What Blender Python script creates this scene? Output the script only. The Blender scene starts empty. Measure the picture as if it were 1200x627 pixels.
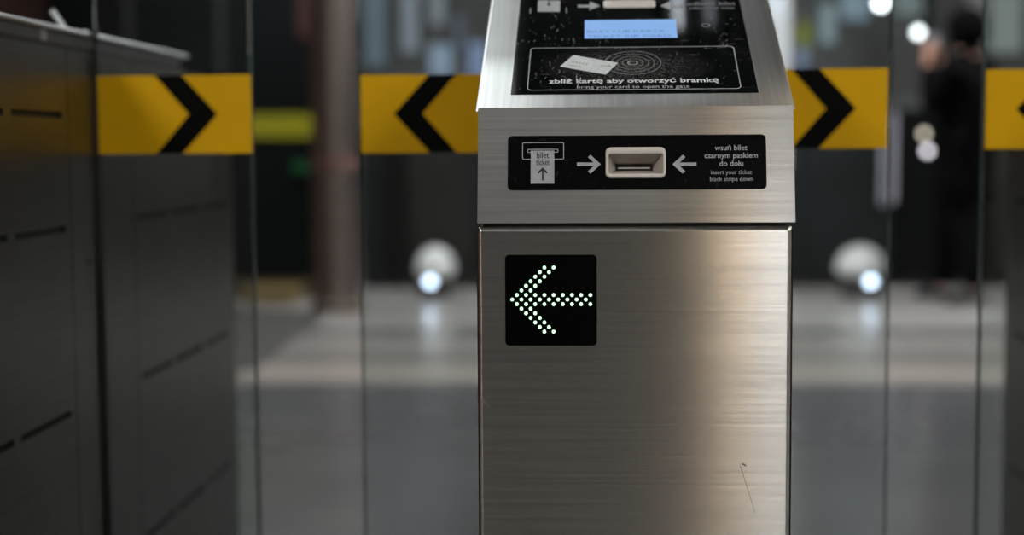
import bpy, bmesh, math, random
from mathutils import Vector, Matrix
from mathutils.geometry import tessellate_polygon
random.seed(7)
S = bpy.context.scene
COL = S.collection
PI = math.pi
R = math.radians

# ------------------------------------------------------------------ camera
F = 1750.0
H = 0.95
CAMLOC = Vector((0, 0, H))
YAW, PITCH, ROLL = R(3.16), R(4.63), R(-0.36)
CM = Matrix.Rotation(YAW, 3, 'Z') @ Matrix.Rotation(PI/2 - PITCH, 3, 'X') @ Matrix.Rotation(ROLL, 3, 'Z')
cd = bpy.data.cameras.new('camera')
cam = bpy.data.objects.new('camera', cd)
COL.objects.link(cam)
cam.matrix_world = Matrix.Translation(CAMLOC) @ CM.to_4x4()
cd.sensor_width = 36.0
cd.lens = 36.0*F/1200
cd.clip_start = 0.02
cd.dof.use_dof = True
cd.dof.focus_distance = 1.32
cd.dof.aperture_fstop = 2.6
S.camera = cam

def ray(px, py):
    return CM @ Vector(((px-600)/F, (313.5-py)/F, -1.0))
def atY(px, py, Y):
    d = ray(px, py)
    return CAMLOC + d*(Y/d.y)
def atX(px, py, X):
    d = ray(px, py)
    return CAMLOC + d*(X/d.x)
def atZ(px, py, Z):
    d = ray(px, py)
    return CAMLOC + d*((Z-H)/d.z)

# ------------------------------------------------------------------ materials
def newmat(name):
    m = bpy.data.materials.new(name)
    m.use_nodes = True
    nt = m.node_tree
    b = nt.nodes['Principled BSDF']
    return m, nt, b
def plain(name, col, rough=0.5, metal=0.0, spec=0.5, emit=None, es=0.0, coat=0.0, var=0.0, vscale=20.0):
    m, nt, b = newmat(name)
    b.inputs['Base Color'].default_value = (*col, 1)
    b.inputs['Roughness'].default_value = rough
    b.inputs['Metallic'].default_value = metal
    b.inputs['Specular IOR Level'].default_value = spec
    b.inputs['Coat Weight'].default_value = coat
    if emit:
        b.inputs['Emission Color'].default_value = (*emit, 1)
        b.inputs['Emission Strength'].default_value = es
    if var > 0:
        tc = nt.nodes.new('ShaderNodeTexCoord')
        n = nt.nodes.new('ShaderNodeTexNoise')
        n.inputs['Scale'].default_value = vscale
        n.inputs['Detail'].default_value = 4
        r = nt.nodes.new('ShaderNodeValToRGB')
        r.color_ramp.elements[0].position = .3
        r.color_ramp.elements[1].position = .7
        r.color_ramp.elements[0].color = (*[c*(1-var) for c in col], 1)
        r.color_ramp.elements[1].color = (*[min(1, c*(1+var)) for c in col], 1)
        nt.links.new(tc.outputs['Object'], n.inputs['Vector'])
        nt.links.new(n.outputs['Fac'], r.inputs['Fac'])
        nt.links.new(r.outputs['Color'], b.inputs['Base Color'])
    return m
def steel(name, col, rough, aniso, brush=(6, 6, 900), bump=0.02, tangent='Z', rot=0.0, smudge=.38):
    """brushed stainless steel, brush lines along the long axis"""
    m, nt, b = newmat(name)
    N = nt.nodes; L = nt.links
    b.inputs['Metallic'].default_value = 1
    b.inputs['Anisotropic'].default_value = aniso
    b.inputs['Anisotropic Rotation'].default_value = rot
    tg = N.new('ShaderNodeTangent'); tg.direction_type = 'RADIAL'; tg.axis = 'Z'
    cx = N.new('ShaderNodeCombineXYZ'); cx.inputs[0].default_value = 1
    L.new(cx.outputs[0] if tangent == 'X' else tg.outputs[0], b.inputs['Tangent'])
    tc = N.new('ShaderNodeTexCoord')
    mp = N.new('ShaderNodeMapping'); mp.inputs['Scale'].default_value = brush
    n = N.new('ShaderNodeTexNoise'); n.inputs['Scale'].default_value = 1; n.inputs['Detail'].default_value = 3
    L.new(tc.outputs['Object'], mp.inputs['Vector']); L.new(mp.outputs[0], n.inputs['Vector'])
    n2 = N.new('ShaderNodeTexNoise'); n2.inputs['Scale'].default_value = 9; n2.inputs['Detail'].default_value = 2
    L.new(tc.outputs['Object'], n2.inputs['Vector'])
    r = N.new('ShaderNodeMapRange')
    r.inputs['From Min'].default_value = .1; r.inputs['From Max'].default_value = .9
    r.inputs['To Min'].default_value = rough*.85; r.inputs['To Max'].default_value = rough*1.15
    b.inputs['Roughness'].default_value = rough
    add = N.new('ShaderNodeMath'); add.operation = 'MULTIPLY_ADD'
    L.new(n.outputs['Fac'], add.inputs[0]); add.inputs[1].default_value = .65
    m2 = N.new('ShaderNodeMath'); m2.operation = 'MULTIPLY'; m2.inputs[1].default_value = .35
    L.new(n2.outputs['Fac'], m2.inputs[0]); L.new(m2.outputs[0], add.inputs[2])
    cr = N.new('ShaderNodeValToRGB')
    cr.color_ramp.elements[0].position = .15; cr.color_ramp.elements[1].position = .85
    cr.color_ramp.elements[0].color = (*[c*(1-smudge) for c in col], 1)
    cr.color_ramp.elements[1].color = (*[min(1, c*(1+smudge*.4)) for c in col], 1)
    L.new(add.outputs[0], cr.inputs['Fac']); L.new(cr.outputs[0], b.inputs['Base Color'])
    if bump > 0:
      bp = N.new('ShaderNodeBump'); bp.inputs['Strength'].default_value = bump; bp.inputs['Distance'].default_value = .001
      L.new(n.outputs['Fac'], bp.inputs['Height']); L.new(bp.outputs[0], b.inputs['Normal'])
    return m
def scratched(name, col, rough, amount, haze_center=None, haze_r=.08, hs=(1, 1, 1)):
    """glossy black plastic with short pale scratches and a worn patch"""
    m, nt, b = newmat(name)
    N = nt.nodes; L = nt.links
    tc = N.new('ShaderNodeTexCoord')
    tot = None
    for ang, sc in ((.25, (260, 260, 60)), (-.9, (60, 200, 260)), (1.2, (300, 80, 300))):
        mp = N.new('ShaderNodeMapping'); mp.inputs['Scale'].default_value = sc
        mp.inputs['Rotation'].default_value = (0, ang, ang)
        n = N.new('ShaderNodeTexNoise'); n.inputs['Scale'].default_value = 1; n.inputs['Detail'].default_value = 2
        L.new(tc.outputs['Object'], mp.inputs['Vector']); L.new(mp.outputs[0], n.inputs['Vector'])
        r = N.new('ShaderNodeMapRange')
        r.inputs['From Min'].default_value = .66; r.inputs['From Max'].default_value = .8
        L.new(n.outputs['Fac'], r.inputs['Value'])
        if tot is None: tot = r.outputs[0]
        else:
            a = N.new('ShaderNodeMath'); a.operation = 'MAXIMUM'
            L.new(tot, a.inputs[0]); L.new(r.outputs[0], a.inputs[1]); tot = a.outputs[0]
    mu = N.new('ShaderNodeMath'); mu.operation = 'MULTIPLY'; mu.inputs[1].default_value = amount
    L.new(tot, mu.inputs[0]); fac = mu.outputs[0]
    if haze_center is not None:
        mp = N.new('ShaderNodeMapping')
        mp.inputs['Location'].default_value = [-haze_center[i]*hs[i]/haze_r for i in range(3)]
        mp.inputs['Scale'].default_value = [hs[i]/haze_r for i in range(3)]
        g = N.new('ShaderNodeTexGradient'); g.gradient_type = 'SPHERICAL'
        L.new(tc.outputs['Object'], mp.inputs['Vector']); L.new(mp.outputs[0], g.inputs['Vector'])
        n = N.new('ShaderNodeTexNoise'); n.inputs['Scale'].default_value = 420; n.inputs['Detail'].default_value = 5
        L.new(tc.outputs['Object'], n.inputs['Vector'])
        r = N.new('ShaderNodeMapRange'); r.inputs['From Min'].default_value = .38; r.inputs['From Max'].default_value = .75
        L.new(n.outputs['Fac'], r.inputs['Value'])
        q = N.new('ShaderNodeMath'); q.operation = 'MULTIPLY'
        L.new(g.outputs['Fac'], q.inputs[0]); L.new(r.outputs[0], q.inputs[1])
        q2 = N.new('ShaderNodeMath'); q2.operation = 'MULTIPLY'; q2.inputs[1].default_value = .30
        L.new(q.outputs[0], q2.inputs[0])
        a = N.new('ShaderNodeMath'); a.operation = 'ADD'; a.use_clamp = True
        L.new(fac, a.inputs[0]); L.new(q2.outputs[0], a.inputs[1]); fac = a.outputs[0]
    mx = N.new('ShaderNodeMix'); mx.data_type = 'RGBA'
    mx.inputs['A'].default_value = (*col, 1); mx.inputs['B'].default_value = (.42, .43, .44, 1)
    L.new(fac, mx.inputs['Factor']); L.new(mx.outputs['Result'], b.inputs['Base Color'])
    b.inputs['Roughness'].default_value = rough
    b.inputs['Specular IOR Level'].default_value = .2
    return m
def glassmat(name, tint, rough=0.0):
    m, nt, b = newmat(name)
    b.inputs['Base Color'].default_value = (*tint, 1)
    b.inputs['Transmission Weight'].default_value = 1
    b.inputs['Roughness'].default_value = rough
    b.inputs['IOR'].default_value = 1.5
    return m

STEEL = steel('brushed_steel', (.60, .58, .545), .215, 1.0, brush=(5, 5, 420), bump=0, smudge=.38, rot=.25, tangent='X')
STEEL_S = steel('brushed_steel_slope', (.60, .59, .57), .30, .2, brush=(200, 5, 5), bump=0)
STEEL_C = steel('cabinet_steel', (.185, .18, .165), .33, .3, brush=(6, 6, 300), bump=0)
CAPM = steel('cap_steel', (.62, .63, .64), .4, .2, brush=(200, 6, 6), bump=0)
DARKGAP = plain('dark_gap', (.006, .006, .006), .6)
BLACK_G = scratched('black_gloss', (.0012, .0016, .0018), .10, .03)
LEDBLK = plain('display_black', (.0008, .0012, .001), .2, spec=.08)
PRINT = plain('grey_print', (.30, .32, .34), .5, var=.12, vscale=300)
PRINTL = plain('pale_print', (.50, .54, .56), .5, var=.1, vscale=300)
PRINTD = plain('dim_print', (.15, .16, .17), .5, var=.2, vscale=300)
INK = plain('black_ink', (.006, .006, .007), .5)
BEIGE = plain('pale_plastic', (.52, .49, .455), .42, var=.05, vscale=60)
BEIGED = plain('funnel_plastic', (.36, .32, .29), .45, var=.12, vscale=60)
LED = plain('green_led', (.3, .8, .4), .3, emit=(.62, 1.0, .66), es=1.25)
YELLOW = plain('yellow_vinyl', (.57, .32, .001), .55, spec=.12, var=.04, vscale=14)
BLKV = plain('black_vinyl', (.0012, .0012, .0012), .6, spec=.06)
GLASS = glassmat('clear_glass', (.86, .90, .885))
GLASSE = plain('polished_glass_edge', (.05, .085, .08), .2, var=.3, vscale=30)
RUBBER = plain('rubber', (.008, .009, .009), .6)

# ------------------------------------------------------------------ object helpers
ORG = {}
def org(o):
    return ORG.get(o.name, Vector((0, 0, 0))) if o else Vector((0, 0, 0))
def obj(name, bm, mat, parent=None, smooth=False, auto=None):
    o0 = org(parent)
    me = bpy.data.meshes.new(name)
    bmesh.ops.recalc_face_normals(bm, faces=bm.faces[:])
    if parent: bmesh.ops.translate(bm, verts=bm.verts[:], vec=-o0)
    bm.to_mesh(me); bm.free()
    if isinstance(mat, (list, tuple)):
        for q in mat: me.materials.append(q)
    elif mat: me.materials.append(mat)
    o = bpy.data.objects.new(name, me)
    COL.objects.link(o)
    if parent:
        o.parent = parent; ORG[o.name] = o0
    if smooth or auto:
        for p in me.polygons: p.use_smooth = True
        if auto: me.set_sharp_from_angle(angle=R(auto))
    return o
def tag(o, label=None, cat=None, group=None, kind=None):
    if label: o['label'] = label
    if cat: o['category'] = cat
    if group: o['group'] = group
    if kind: o['kind'] = kind
    return o
def rebase(o, loc):
    """move a top-level mesh's origin to loc without moving it"""
    loc = Vector(loc)
    o.data.transform(Matrix.Translation(-loc)); o.location = loc; ORG[o.name] = loc
    return o
def thing(name, loc, label, cat, group=None):
    o = bpy.data.objects.new(name, None); COL.objects.link(o)
    o.location = loc; o.empty_display_size = .1
    ORG[o.name] = Vector(loc)
    return tag(o, label, cat, group)
def box(x0, x1, y0, y1, z0, z1, bev=0.0, seg=2, bm=None):
    b = bm or bmesh.new()
    r = bmesh.ops.create_cube(b, size=1)
    for v in r['verts']:
        v.co = Vector((x0+(v.co.x+.5)*(x1-x0), y0+(v.co.y+.5)*(y1-y0), z0+(v.co.z+.5)*(z1-z0)))
    if bev:
        es = list({e for v in r['verts'] for e in v.link_edges})
        bmesh.ops.bevel(b, geom=es, offset=bev, segments=seg, profile=.5, affect='EDGES')
    return b
def tube(p0, p1, r, n=16, bm=None, r1=None):
    b = bm or bmesh.new()
    p0 = Vector(p0); p1 = Vector(p1); d = (p1-p0)
    q = d.to_track_quat('Z', 'Y').to_matrix().to_4x4()
    bmesh.ops.create_cone(b, cap_ends=True, segments=n, radius1=r, radius2=r if r1 is None else r1, depth=d.length,
                          matrix=Matrix.Translation((p0+p1)/2) @ q)
    return b
def profile_prism(pts, x0, x1, bm=None):
    """pts: (y,z) closed outline, extruded from x0 to x1"""
    b = bm or bmesh.new()
    a = [b.verts.new((x0, y, z)) for y, z in pts]
    c = [b.verts.new((x1, y, z)) for y, z in pts]
    n = len(pts)
    b.faces.new(a); b.faces.new(c[::-1])
    for i in range(n):
        b.faces.new((a[i], c[i], c[(i+1) % n], a[(i+1) % n]))
    return b
def lathe(prof, c, n=24, bm=None):
    b = bm or bmesh.new()
    rings = []
    for r, z in prof:
        rings.append([b.verts.new((c[0]+r*math.cos(2*PI*i/n), c[1]+r*math.sin(2*PI*i/n), c[2]+z)) for i in range(n)])
    for k in range(len(rings)-1):
        for i in range(n):
            b.faces.new((rings[k][i], rings[k][(i+1) % n], rings[k+1][(i+1) % n], rings[k+1][i]))
    b.faces.new(rings[0][::-1]); b.faces.new(rings[-1])
    return b
def cut(o, cutter_bm):
    """carve a recess or hole into a mesh object (result baked into its mesh)"""
    me = bpy.data.meshes.new('c')
    bmesh.ops.recalc_face_normals(cutter_bm, faces=cutter_bm.faces[:])
    bmesh.ops.translate(cutter_bm, verts=cutter_bm.verts[:], vec=-org(o))
    cutter_bm.to_mesh(me); cutter_bm.free()
    c = bpy.data.objects.new('c', me); COL.objects.link(c)
    par = o.parent
    c.location = (org(o) if par or o.name in ORG else Vector((0, 0, 0)))
    md = o.modifiers.new('b', 'BOOLEAN'); md.operation = 'DIFFERENCE'; md.object = c; md.solver = 'EXACT'
    md.material_mode = 'TRANSFER'
    me.materials.append(DARKGAP)
    bpy.context.view_layer.update()
    dg = bpy.context.evaluated_depsgraph_get()
    nm = bpy.data.meshes.new_from_object(o.evaluated_get(dg), depsgraph=dg)
    o.modifiers.clear(); o.data = nm; nm.name = o.name
    bpy.data.objects.remove(c); bpy.data.meshes.remove(me)

# ---------- drawing on a plane
class Plane:
    def __init__(s, o, eu, ev):
        s.o = Vector(o); s.u = Vector(eu).normalized(); s.v = Vector(ev).normalized(); s.n = s.u.cross(s.v).normalized()
    def px(s, x, y):
        d = ray(x, y)
        t = (s.o-CAMLOC).dot(s.n)/d.dot(s.n)
        p = CAMLOC+d*t-s.o
        return (p.dot(s.u), p.dot(s.v))
    def w(s, u, v, h=0.0):
        return s.o+s.u*u+s.v*v+s.n*h
def rrect(u0, v0, u1, v1, r, n=5):
    pts = []
    for cx, cy, a in ((u1-r, v1-r, 0), (u0+r, v1-r, 90), (u0+r, v0+r, 180), (u1-r, v0+r, 270)):
        for k in range(n+1):
            t = R(a+90*k/n)
            pts.append((cx+r*math.cos(t), cy+r*math.sin(t)))
    return pts
def slab(pl, pts, h0, h1, bm=None):
    b = bm or bmesh.new()
    a = [b.verts.new(pl.w(u, v, h0)) for u, v in pts]
    c = [b.verts.new(pl.w(u, v, h1)) for u, v in pts]
    n = len(pts)
    for q in (a, c):
        for t in tessellate_polygon([[x.co for x in q]]):
            b.faces.new([q[i] for i in t])
    for i in range(n):
        b.faces.new((a[i], a[(i+1) % n], c[(i+1) % n], c[i]))
    return b
def ring(pl, outer, inner, h0, h1, bm=None):
    b = bm or bmesh.new()
    L = [[b.verts.new(pl.w(u, v, h)) for u, v in P] for P, h in ((outer, h0), (outer, h1), (inner, h1), (inner, h0))]
    n = len(outer)
    for k in range(4):
        A = L[k]; B = L[(k+1) % 4]
        for i in range(n):
            b.faces.new((A[i], A[(i+1) % n], B[(i+1) % n], B[i]))
    return b
def stroke(pl, pts, w, h0, h1, bm=None):
    """a bent bar of even width along pts, each leg its own quad prism"""
    b = bm or bmesh.new()
    for (a, c) in zip(pts[:-1], pts[1:]):
        a = Vector(a); c = Vector(c); d = (c-a).normalized(); nrm = Vector((-d.y, d.x))*w/2
        slab(pl, [tuple(a-nrm), tuple(c-nrm), tuple(c+nrm), tuple(a+nrm)], h0, h1, b)
    return b
def text(pl, s, name, mat, parent, x0, x1, ybase, xh, bold=0.0, h=.0003, mono=False):
    """lettering fitted between pixel x0..x1 with its baseline at ybase; xh = height of a lower-case x in pixels"""
    cu = bpy.data.curves.new('t', 'FONT'); cu.body = s; cu.size = 1; cu.offset = bold; cu.resolution_u = 3
    ob = bpy.data.objects.new('t', cu); COL.objects.link(ob)
    bpy.context.view_layer.update()
    dg = bpy.context.evaluated_depsgraph_get()
    me = bpy.data.meshes.new_from_object(ob.evaluated_get(dg), depsgraph=dg)
    bm = bmesh.new(); bm.from_mesh(me)
    bpy.data.objects.remove(ob); bpy.data.meshes.remove(me)
    xs = [v.co.x for v in bm.verts]; mn, mx = min(xs), max(xs)
    ua, va = pl.px(x0, ybase); ub, vb = pl.px(x1, ybase)
    v2 = pl.px((x0+x1)/2, ybase-xh)[1]
    vm = (va+vb)/2
    sx = (ub-ua)/(mx-mn); sy = (v2-vm)/.5      # x-height of the font is about half its size
    for v in bm.verts:
        u = ua+(v.co.x-mn)*sx; w = vm+v.co.y*sy
        v.co = pl.w(u, w, h)
    return obj(name, bm, mat, parent)

# ------------------------------------------------------------------ the gate pedestal in front
Y0 = 1.30
XL = atY(558.5, 350, Y0).x; XR = atY(930, 350, Y0).x
ZS = atY(744, 263, Y0).z          # seam between head and body
YB = Y0+.0225                      # the head's front leans back
ZB = atY(744, 125, YB).z          # bend where the slope begins
SL = R(28.5)
TOPZ = H+.155
YTOP = YB+(TOPZ-ZB)/math.tan(SL)
YE = 2.56
ped = thing('ticket_gate_pedestal', ((XL+XR)/2, Y0, 0), 'brushed steel gate pedestal with green lit arrow and card reader, front centre', 'ticket gate')

def bevel_all(b, off, seg=4, ang=20):
    es = [e for e in b.edges if len(e.link_faces) == 2 and e.calc_face_angle() > R(ang)]
    bmesh.ops.bevel(b, geom=es, offset=off, segments=seg, profile=.5, affect='EDGES')
bodyb = box(XL, XR, Y0, YE, .0, ZS-.0012)
bevel_all(bodyb, .0055)
body = obj('body', bodyb, [STEEL], ped, auto=40)
gasket = obj('seam', box(XL+.006, XR-.006, Y0+.006, YE-.006, ZS-.006, ZS+.007), DARKGAP, ped)
# head: side outline with a sloped reader face and the mirrored slope at the back
prof = [(Y0, ZS+.0014), (YB, ZB), (YTOP, TOPZ), (YE-(YTOP-Y0), TOPZ), (YE-(YB-Y0), ZB), (YE, ZS+.0014)]
hx0 = XL+.0012; hx1 = XR+.001
hb = profile_prism(prof, hx0, hx1)
bevel_all(hb, .005)
head = obj('head', hb, [STEEL, STEEL_S], ped, auto=40)
for p in head.data.polygons:
    if abs(p.normal.z) > .6: p.material_index = 1
# thin cheek plates beside the slope
for sx, xx in ((-1, hx0), (1, hx1)):
    t0, t1 = (xx-.0026, xx-.0008) if sx < 0 else (xx+.0008, xx+.0026)
    cb = profile_prism([(YB+.004, ZB-.003), (YTOP+.003, TOPZ-.004), (YE-(YTOP-Y0)-.003, TOPZ-.004), (YE-.03, ZB-.003)], t0, t1)
    obj('side_trim', cb, STEEL_S, ped)

FR = Plane((0, Y0, 0), (1, 0, 0), (0, 0, 1))
IP = Plane((0, Y0, ZS), (1, 0, 0), (0, YB-Y0, ZB-ZS))
SP = Plane((0, YB, ZB), (1, 0, 0), (0, math.cos(SL), math.sin(SL)))

# --- lit arrow display
def prect(pl, x0, y0, x1, y1):
    ym = (y0+y1)/2; xm = (x0+x1)/2
    return pl.px(x0, ym)[0], pl.px(xm, y1)[1], pl.px(x1, ym)[0], pl.px(xm, y0)[1]
PXM = Y0/F      # one pixel in metres at the front face
u0, v0, u1, v1 = prect(FR, 592, 298.5, 699.5, 405)
disp = obj('arrow_display', slab(FR, rrect(u0, v0, u1, v1, 5*PXM), -.003, .0006), LEDBLK, ped)
tag(disp, 'square black display with a green dotted arrow pointing left')
rows = {7: [0, 2, 4, 6, 8, 10, 12, 14, 16]}
for r_ in (6, 8): rows[r_] = [1, 3, 5, 7, 9, 11, 13, 15, 17]
for k, a in enumerate([(2, 4), (3, 5), (4, 6), (5, 7), (6, 8), (7, 9)]):
    rows[5-k] = list(a); rows[9+k] = list(a)
# row 4 of the head keeps the third inner dot of the diagonal
first = None
for r_ in sorted(rows):
    for c_ in rows[r_]:
        x = 600.3+c_*5.385; y = 351+(r_-7)*5.36
        u, v = FR.px(x, y)
        if first is None:
            b = bmesh.new()
            bmesh.ops.create_uvsphere(b, u_segments=10, v_segments=6, radius=.00165)
            for q in b.verts: q.co.y *= .35
            first = obj('led', b, LED, None, smooth=True)
            first.parent = disp; d_ = first
        else:
            d_ = first.copy(); COL.objects.link(d_); d_.parent = disp
        d_.location = FR.w(u, v, .0008)-ORG[ped.name]

# --- ticket insert panel
u0, v0, u1, v1 = prect(IP, 595, 158.5, 898, 222.5)
insp = obj('insert_panel', slab(IP, rrect(u0, v0, u1, v1, 5.5*PXM), -.003, .0006), [BLACK_G], ped)
tag(insp, 'black strip with ticket slot, arrows and small grey lettering')
obj('panel_edge', ring(IP, rrect(u0-.0009, v0-.0009, u1+.0009, v1+.0009, 6*PXM), rrect(u0, v0, u1, v1, 5.5*PXM), -.002, .0003), STEEL, insp)
HH = .0007; HT = .0009
q = prect(IP, 612, 167, 661, 187.2)
w = .9*PXM
obj('slot_symbol', ring(IP, rrect(*q, 2.2*PXM), rrect(q[0]+w, q[1]+w, q[2]-w, q[3]-w, 1.4*PXM), HH-.0003, HT), PRINT, insp)
q = prect(IP, 618, 174.8, 654.3, 179.2)
obj('slot_symbol', ring(IP, rrect(*q, 1.2*PXM), rrect(q[0]+w, q[1]+w, q[2]-w, q[3]-w, .6*PXM), HH-.0003, HT), PRINT, insp)
q = prect(IP, 622, 176.8, 649.5, 215.4)
tk = obj('ticket_symbol', slab(IP, rrect(*q, .3*PXM), HH-.0003, HT+.0002), PRINT, insp)
text(IP, 'bilet', 'lettering', INK, insp, 629, 643.4, 185.6, 5.0, h=HT+.0003, bold=.01)
text(IP, 'ticket', 'lettering', INK, insp, 628.2, 644.2, 193.8, 5.0, h=HT+.0003, bold=.01)
def poly_px(pl, pts, h0, h1, bm=None):
    return slab(pl, [pl.px(*p) for p in pts], h0, h1, bm)
b = poly_px(IP, [(635, 198), (637, 198), (637, 211.8), (635, 211.8)], HT, HT+.0003)
for s in (-1, 1):
    poly_px(IP, [(636, 196.4), (636, 199.2), (636+s*4.6, 203.8), (636+s*6, 202.2)], HT, HT+.0003, b)
obj('up_arrow', b, INK, insp)
def big_arrow(tipx, cy, s):
    b = poly_px(IP, [(tipx-s*28, cy-2), (tipx-s*4, cy-2), (tipx-s*4, cy+2), (tipx-s*28, cy+2)], HH-.0003, HT)
    for k in (-1, 1):
        poly_px(IP, [(tipx, cy), (tipx-s*6, cy), (tipx-s*15, cy+k*8.2), (tipx-s*12, cy+k*11)], HH-.0003, HT+.0001, b)
    return b
obj('arrow', big_arrow(704, 192.7, 1), PRINT, insp)
obj('arrow', big_arrow(788, 192.7, -1), PRINT, insp)
text(IP, 'wsuń bilet', 'lettering', PRINT, insp, 837.5, 875.5, 176.2, 4.4, bold=.012, h=HT)
text(IP, 'czarnym paskiem', 'lettering', PRINT, insp, 825.5, 888, 185.2, 4.4, bold=.012, h=HT)
text(IP, 'do dołu', 'lettering', PRINT, insp, 843, 871, 194.6, 4.4, bold=.012, h=HT)
text(IP, 'insert your ticket', 'lettering', PRINT, insp, 833, 881, 204.3, 3.7, bold=0, h=HT)
text(IP, 'black stripe down', 'lettering', PRINT, insp, 832, 882.5, 212.4, 3.7, bold=0, h=HT)
# slot bezel: rounded frame, funnel walls, dark slit
qo = prect(IP, 709.6, 173, 780, 209.2); qi = prect(IP, 712.8, 181.2, 777, 204.2); qb = prect(IP, 721.5, 188.6, 765.5, 196.4)
HB = .0032
cut(insp, slab(IP, rrect(qo[0]+.001, qo[1]+.001, qo[2]-.001, qo[3]-.001, 4*PXM), -.02, .02))
cut(head, slab(IP, rrect(qo[0]+.001, qo[1]+.001, qo[2]-.001, qo[3]-.001, 4*PXM), -.03, .02))
def loops(pl, specs, cap=True, bm=None):
    b = bm or bmesh.new()
    L = [[b.verts.new(pl.w(u, v, h)) for u, v in P] for P, h in specs]
    n = len(L[0])
    for A, B in zip(L[:-1], L[1:]):
        for i in range(n):
            b.faces.new((A[i], A[(i+1) % n], B[(i+1) % n], B[i]))
    if cap: b.faces.new(L[-1])
    return b
def rr(q, r, g=0): return rrect(q[0]+g, q[1]+g, q[2]-g, q[3]-g, r)
bez = obj('slot_bezel', loops(IP, [(rr(qo, 6*PXM), -.004), (rr(qo, 6*PXM), HB-.0012), (rr(qo, 5.8*PXM, .0003), HB-.0004), (rr(qo, 5.4*PXM, .0009), HB),
                           (rr(qi, 3*PXM, -.0006), HB), (rr(qi, 2.6*PXM, -.0002), HB-.0004), (rr(qi, 2.4*PXM), HB-.001)], cap=False), BEIGE, insp, auto=50)
tag(bez, 'pale beige plastic frame of the ticket slot')
fun = obj('funnel', loops(IP, [(rr(qi, 2.4*PXM), HB-.001), (rr(qb, .6*PXM), -.014), (rr(qb, .6*PXM), -.024)]), BEIGED, bez)
b = slab(IP, rr(prect(IP, 722.2, 189.2, 764.8, 195.8), .4*PXM), -.0237, -.0135)
obj('slit', b, DARKGAP, bez)
obj('slit_blade', slab(IP, rr(prect(IP, 724.5, 192.6, 762.5, 194.2), .2*PXM), -.0137, -.0128), BEIGE, bez)

# --- reader panel on the slope
ua, va = SP.px(598.5, 111); ub, _ = SP.px(889.5, 110.5)
vt = (TOPZ-ZB)/math.sin(SL)-.006
rp = obj('reader_panel', slab(SP, [(ua, va), (ub, va), (ub, vt), (ua, vt)], -.002, .0003),
         [scratched('reader_black', (.0012, .0018, .0019), .012, .12, haze_center=tuple(SP.w(*SP.px(735, 78))-ORG[ped.name]), haze_r=.062, hs=(.75, 1.3, 1.3))], ped)
tag(rp, 'scratched black card reader plate with lit blue screen')
fa = SP.px(617.5, 106.5); fb = SP.px(869.5, 106.5); ft = SP.px(742, 55.5)
w = .0009
obj('frame_line', ring(SP, rrect(fa[0], fa[1], fb[0], ft[1], .005), rrect(fa[0]+w, fa[1]+w, fb[0]-w, ft[1]-w, .0042), .0002, .0005), PRINT, rp)
# blue screen
s0 = SP.px(685, 45.6); s1 = SP.px(794, 45.6); s2 = SP.px(740, 23.8)
m, nt, bs = newmat('blue_screen')
bs.inputs['Base Color'].default_value = (.1, .2, .35, 1); bs.inputs['Roughness'].default_value = .3
bs.inputs['Emission Color'].default_value = (.20, .38, .76, 1); bs.inputs['Emission Strength'].default_value = .68
scr = obj('screen', slab(SP, [(s0[0], s0[1]), (s1[0], s0[1]), (s1[0], s2[1]), (s0[0], s2[1])], .0001, .0006), m, rp)
tag(scr, 'light blue lit screen with two lines of dim letters')
LCDT = plain('screen_letter', (.02, .06, .16), .4, emit=(.08, .18, .42), es=.6)
text(SP, 'BILET LUB KARTA', 'lettering', LCDT, scr, 688, 779, 38.6, 1.7, h=.0008, bold=-.002)
text(SP, 'TICKET OR CARD', 'lettering', LCDT, scr, 688, 786, 44.2, 1.7, h=.0008, bold=-.002)
# ticket return slit, arrows, card symbols
qa = SP.px(707, 10); qb2 = SP.px(768.5, 10); qt = SP.px(737, .8)
rs = obj('return_slot', loops(SP, [(rrect(qa[0], qa[1], qb2[0], qt[1], .0045), -.0005), (rrect(qa[0], qa[1], qb2[0], qt[1], .0045), .0009),
                                  (rrect(qa[0]+.0008, qa[1]+.0008, qb2[0]-.0008, qt[1]-.0008, .0038), .0013),
                                  (rrect(qa[0]+.009, qa[1]+.0055, qb2[0]-.009, qt[1]-.0055, .0012), .0013),
                                  (rrect(qa[0]+.0095, qa[1]+.0062, qb2[0]-.0095, qt[1]-.0062, .0006), .0007)]), BEIGE, rp, auto=45)
b = poly_px(SP, [(677, 6.2), (692, 6.2), (692, 9), (677, 9)], .0002, .0005)
poly_px(SP, [(691, 2.6), (703, 7.6), (690.5, 12.4)], .0002, .001, b)
obj('arrow', b, PRINT, rp)
b = poly_px(SP, [(784, 6.2), (799, 6.2), (799, 9), (784, 9)], .0002, .0005)
poly_px(SP, [(785.4, 2.6), (774, 7.6), (786, 12.4)], .0002, .001, b)
obj('arrow', b, PRINT, rp)
text(SP, 'odbierz bilet', 'lettering', PRINTD, rp, 805, 862, 6.4, 2.6, bold=.02, h=.0005)
text(SP, 'collect your ticket', 'lettering', PRINTD, rp, 808, 861, 11.2, 2.3, bold=.01, h=.0005)
b = poly_px(SP, [(630.5, 1), (656.5, 1), (656, 14), (630, 14)], .0002, .0005)
obj('ticket_symbol', b, PRINT, rp)
b = poly_px(SP, [(642, 2), (644.4, 2), (644.4, 6), (642, 6)], .0004, .0007)
poly_px(SP, [(640, 5), (646.4, 5), (643.2, 8)], .0004, .0007, b)
obj('down_arrow', b, INK, rp)
b = poly_px(SP, [(621, 10), (622.4, 10), (622.1, 16), (620.7, 16)], .0002, .0005)
obj('slot_symbol', b, PRINTD, rp)
obj('slot_symbol', poly_px(SP, [(663, 9.5), (664.4, 9.5), (664.6, 16), (663.2, 16)], .0002, .0005), PRINTD, rp)
c = SP.px(827, 30)
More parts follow.
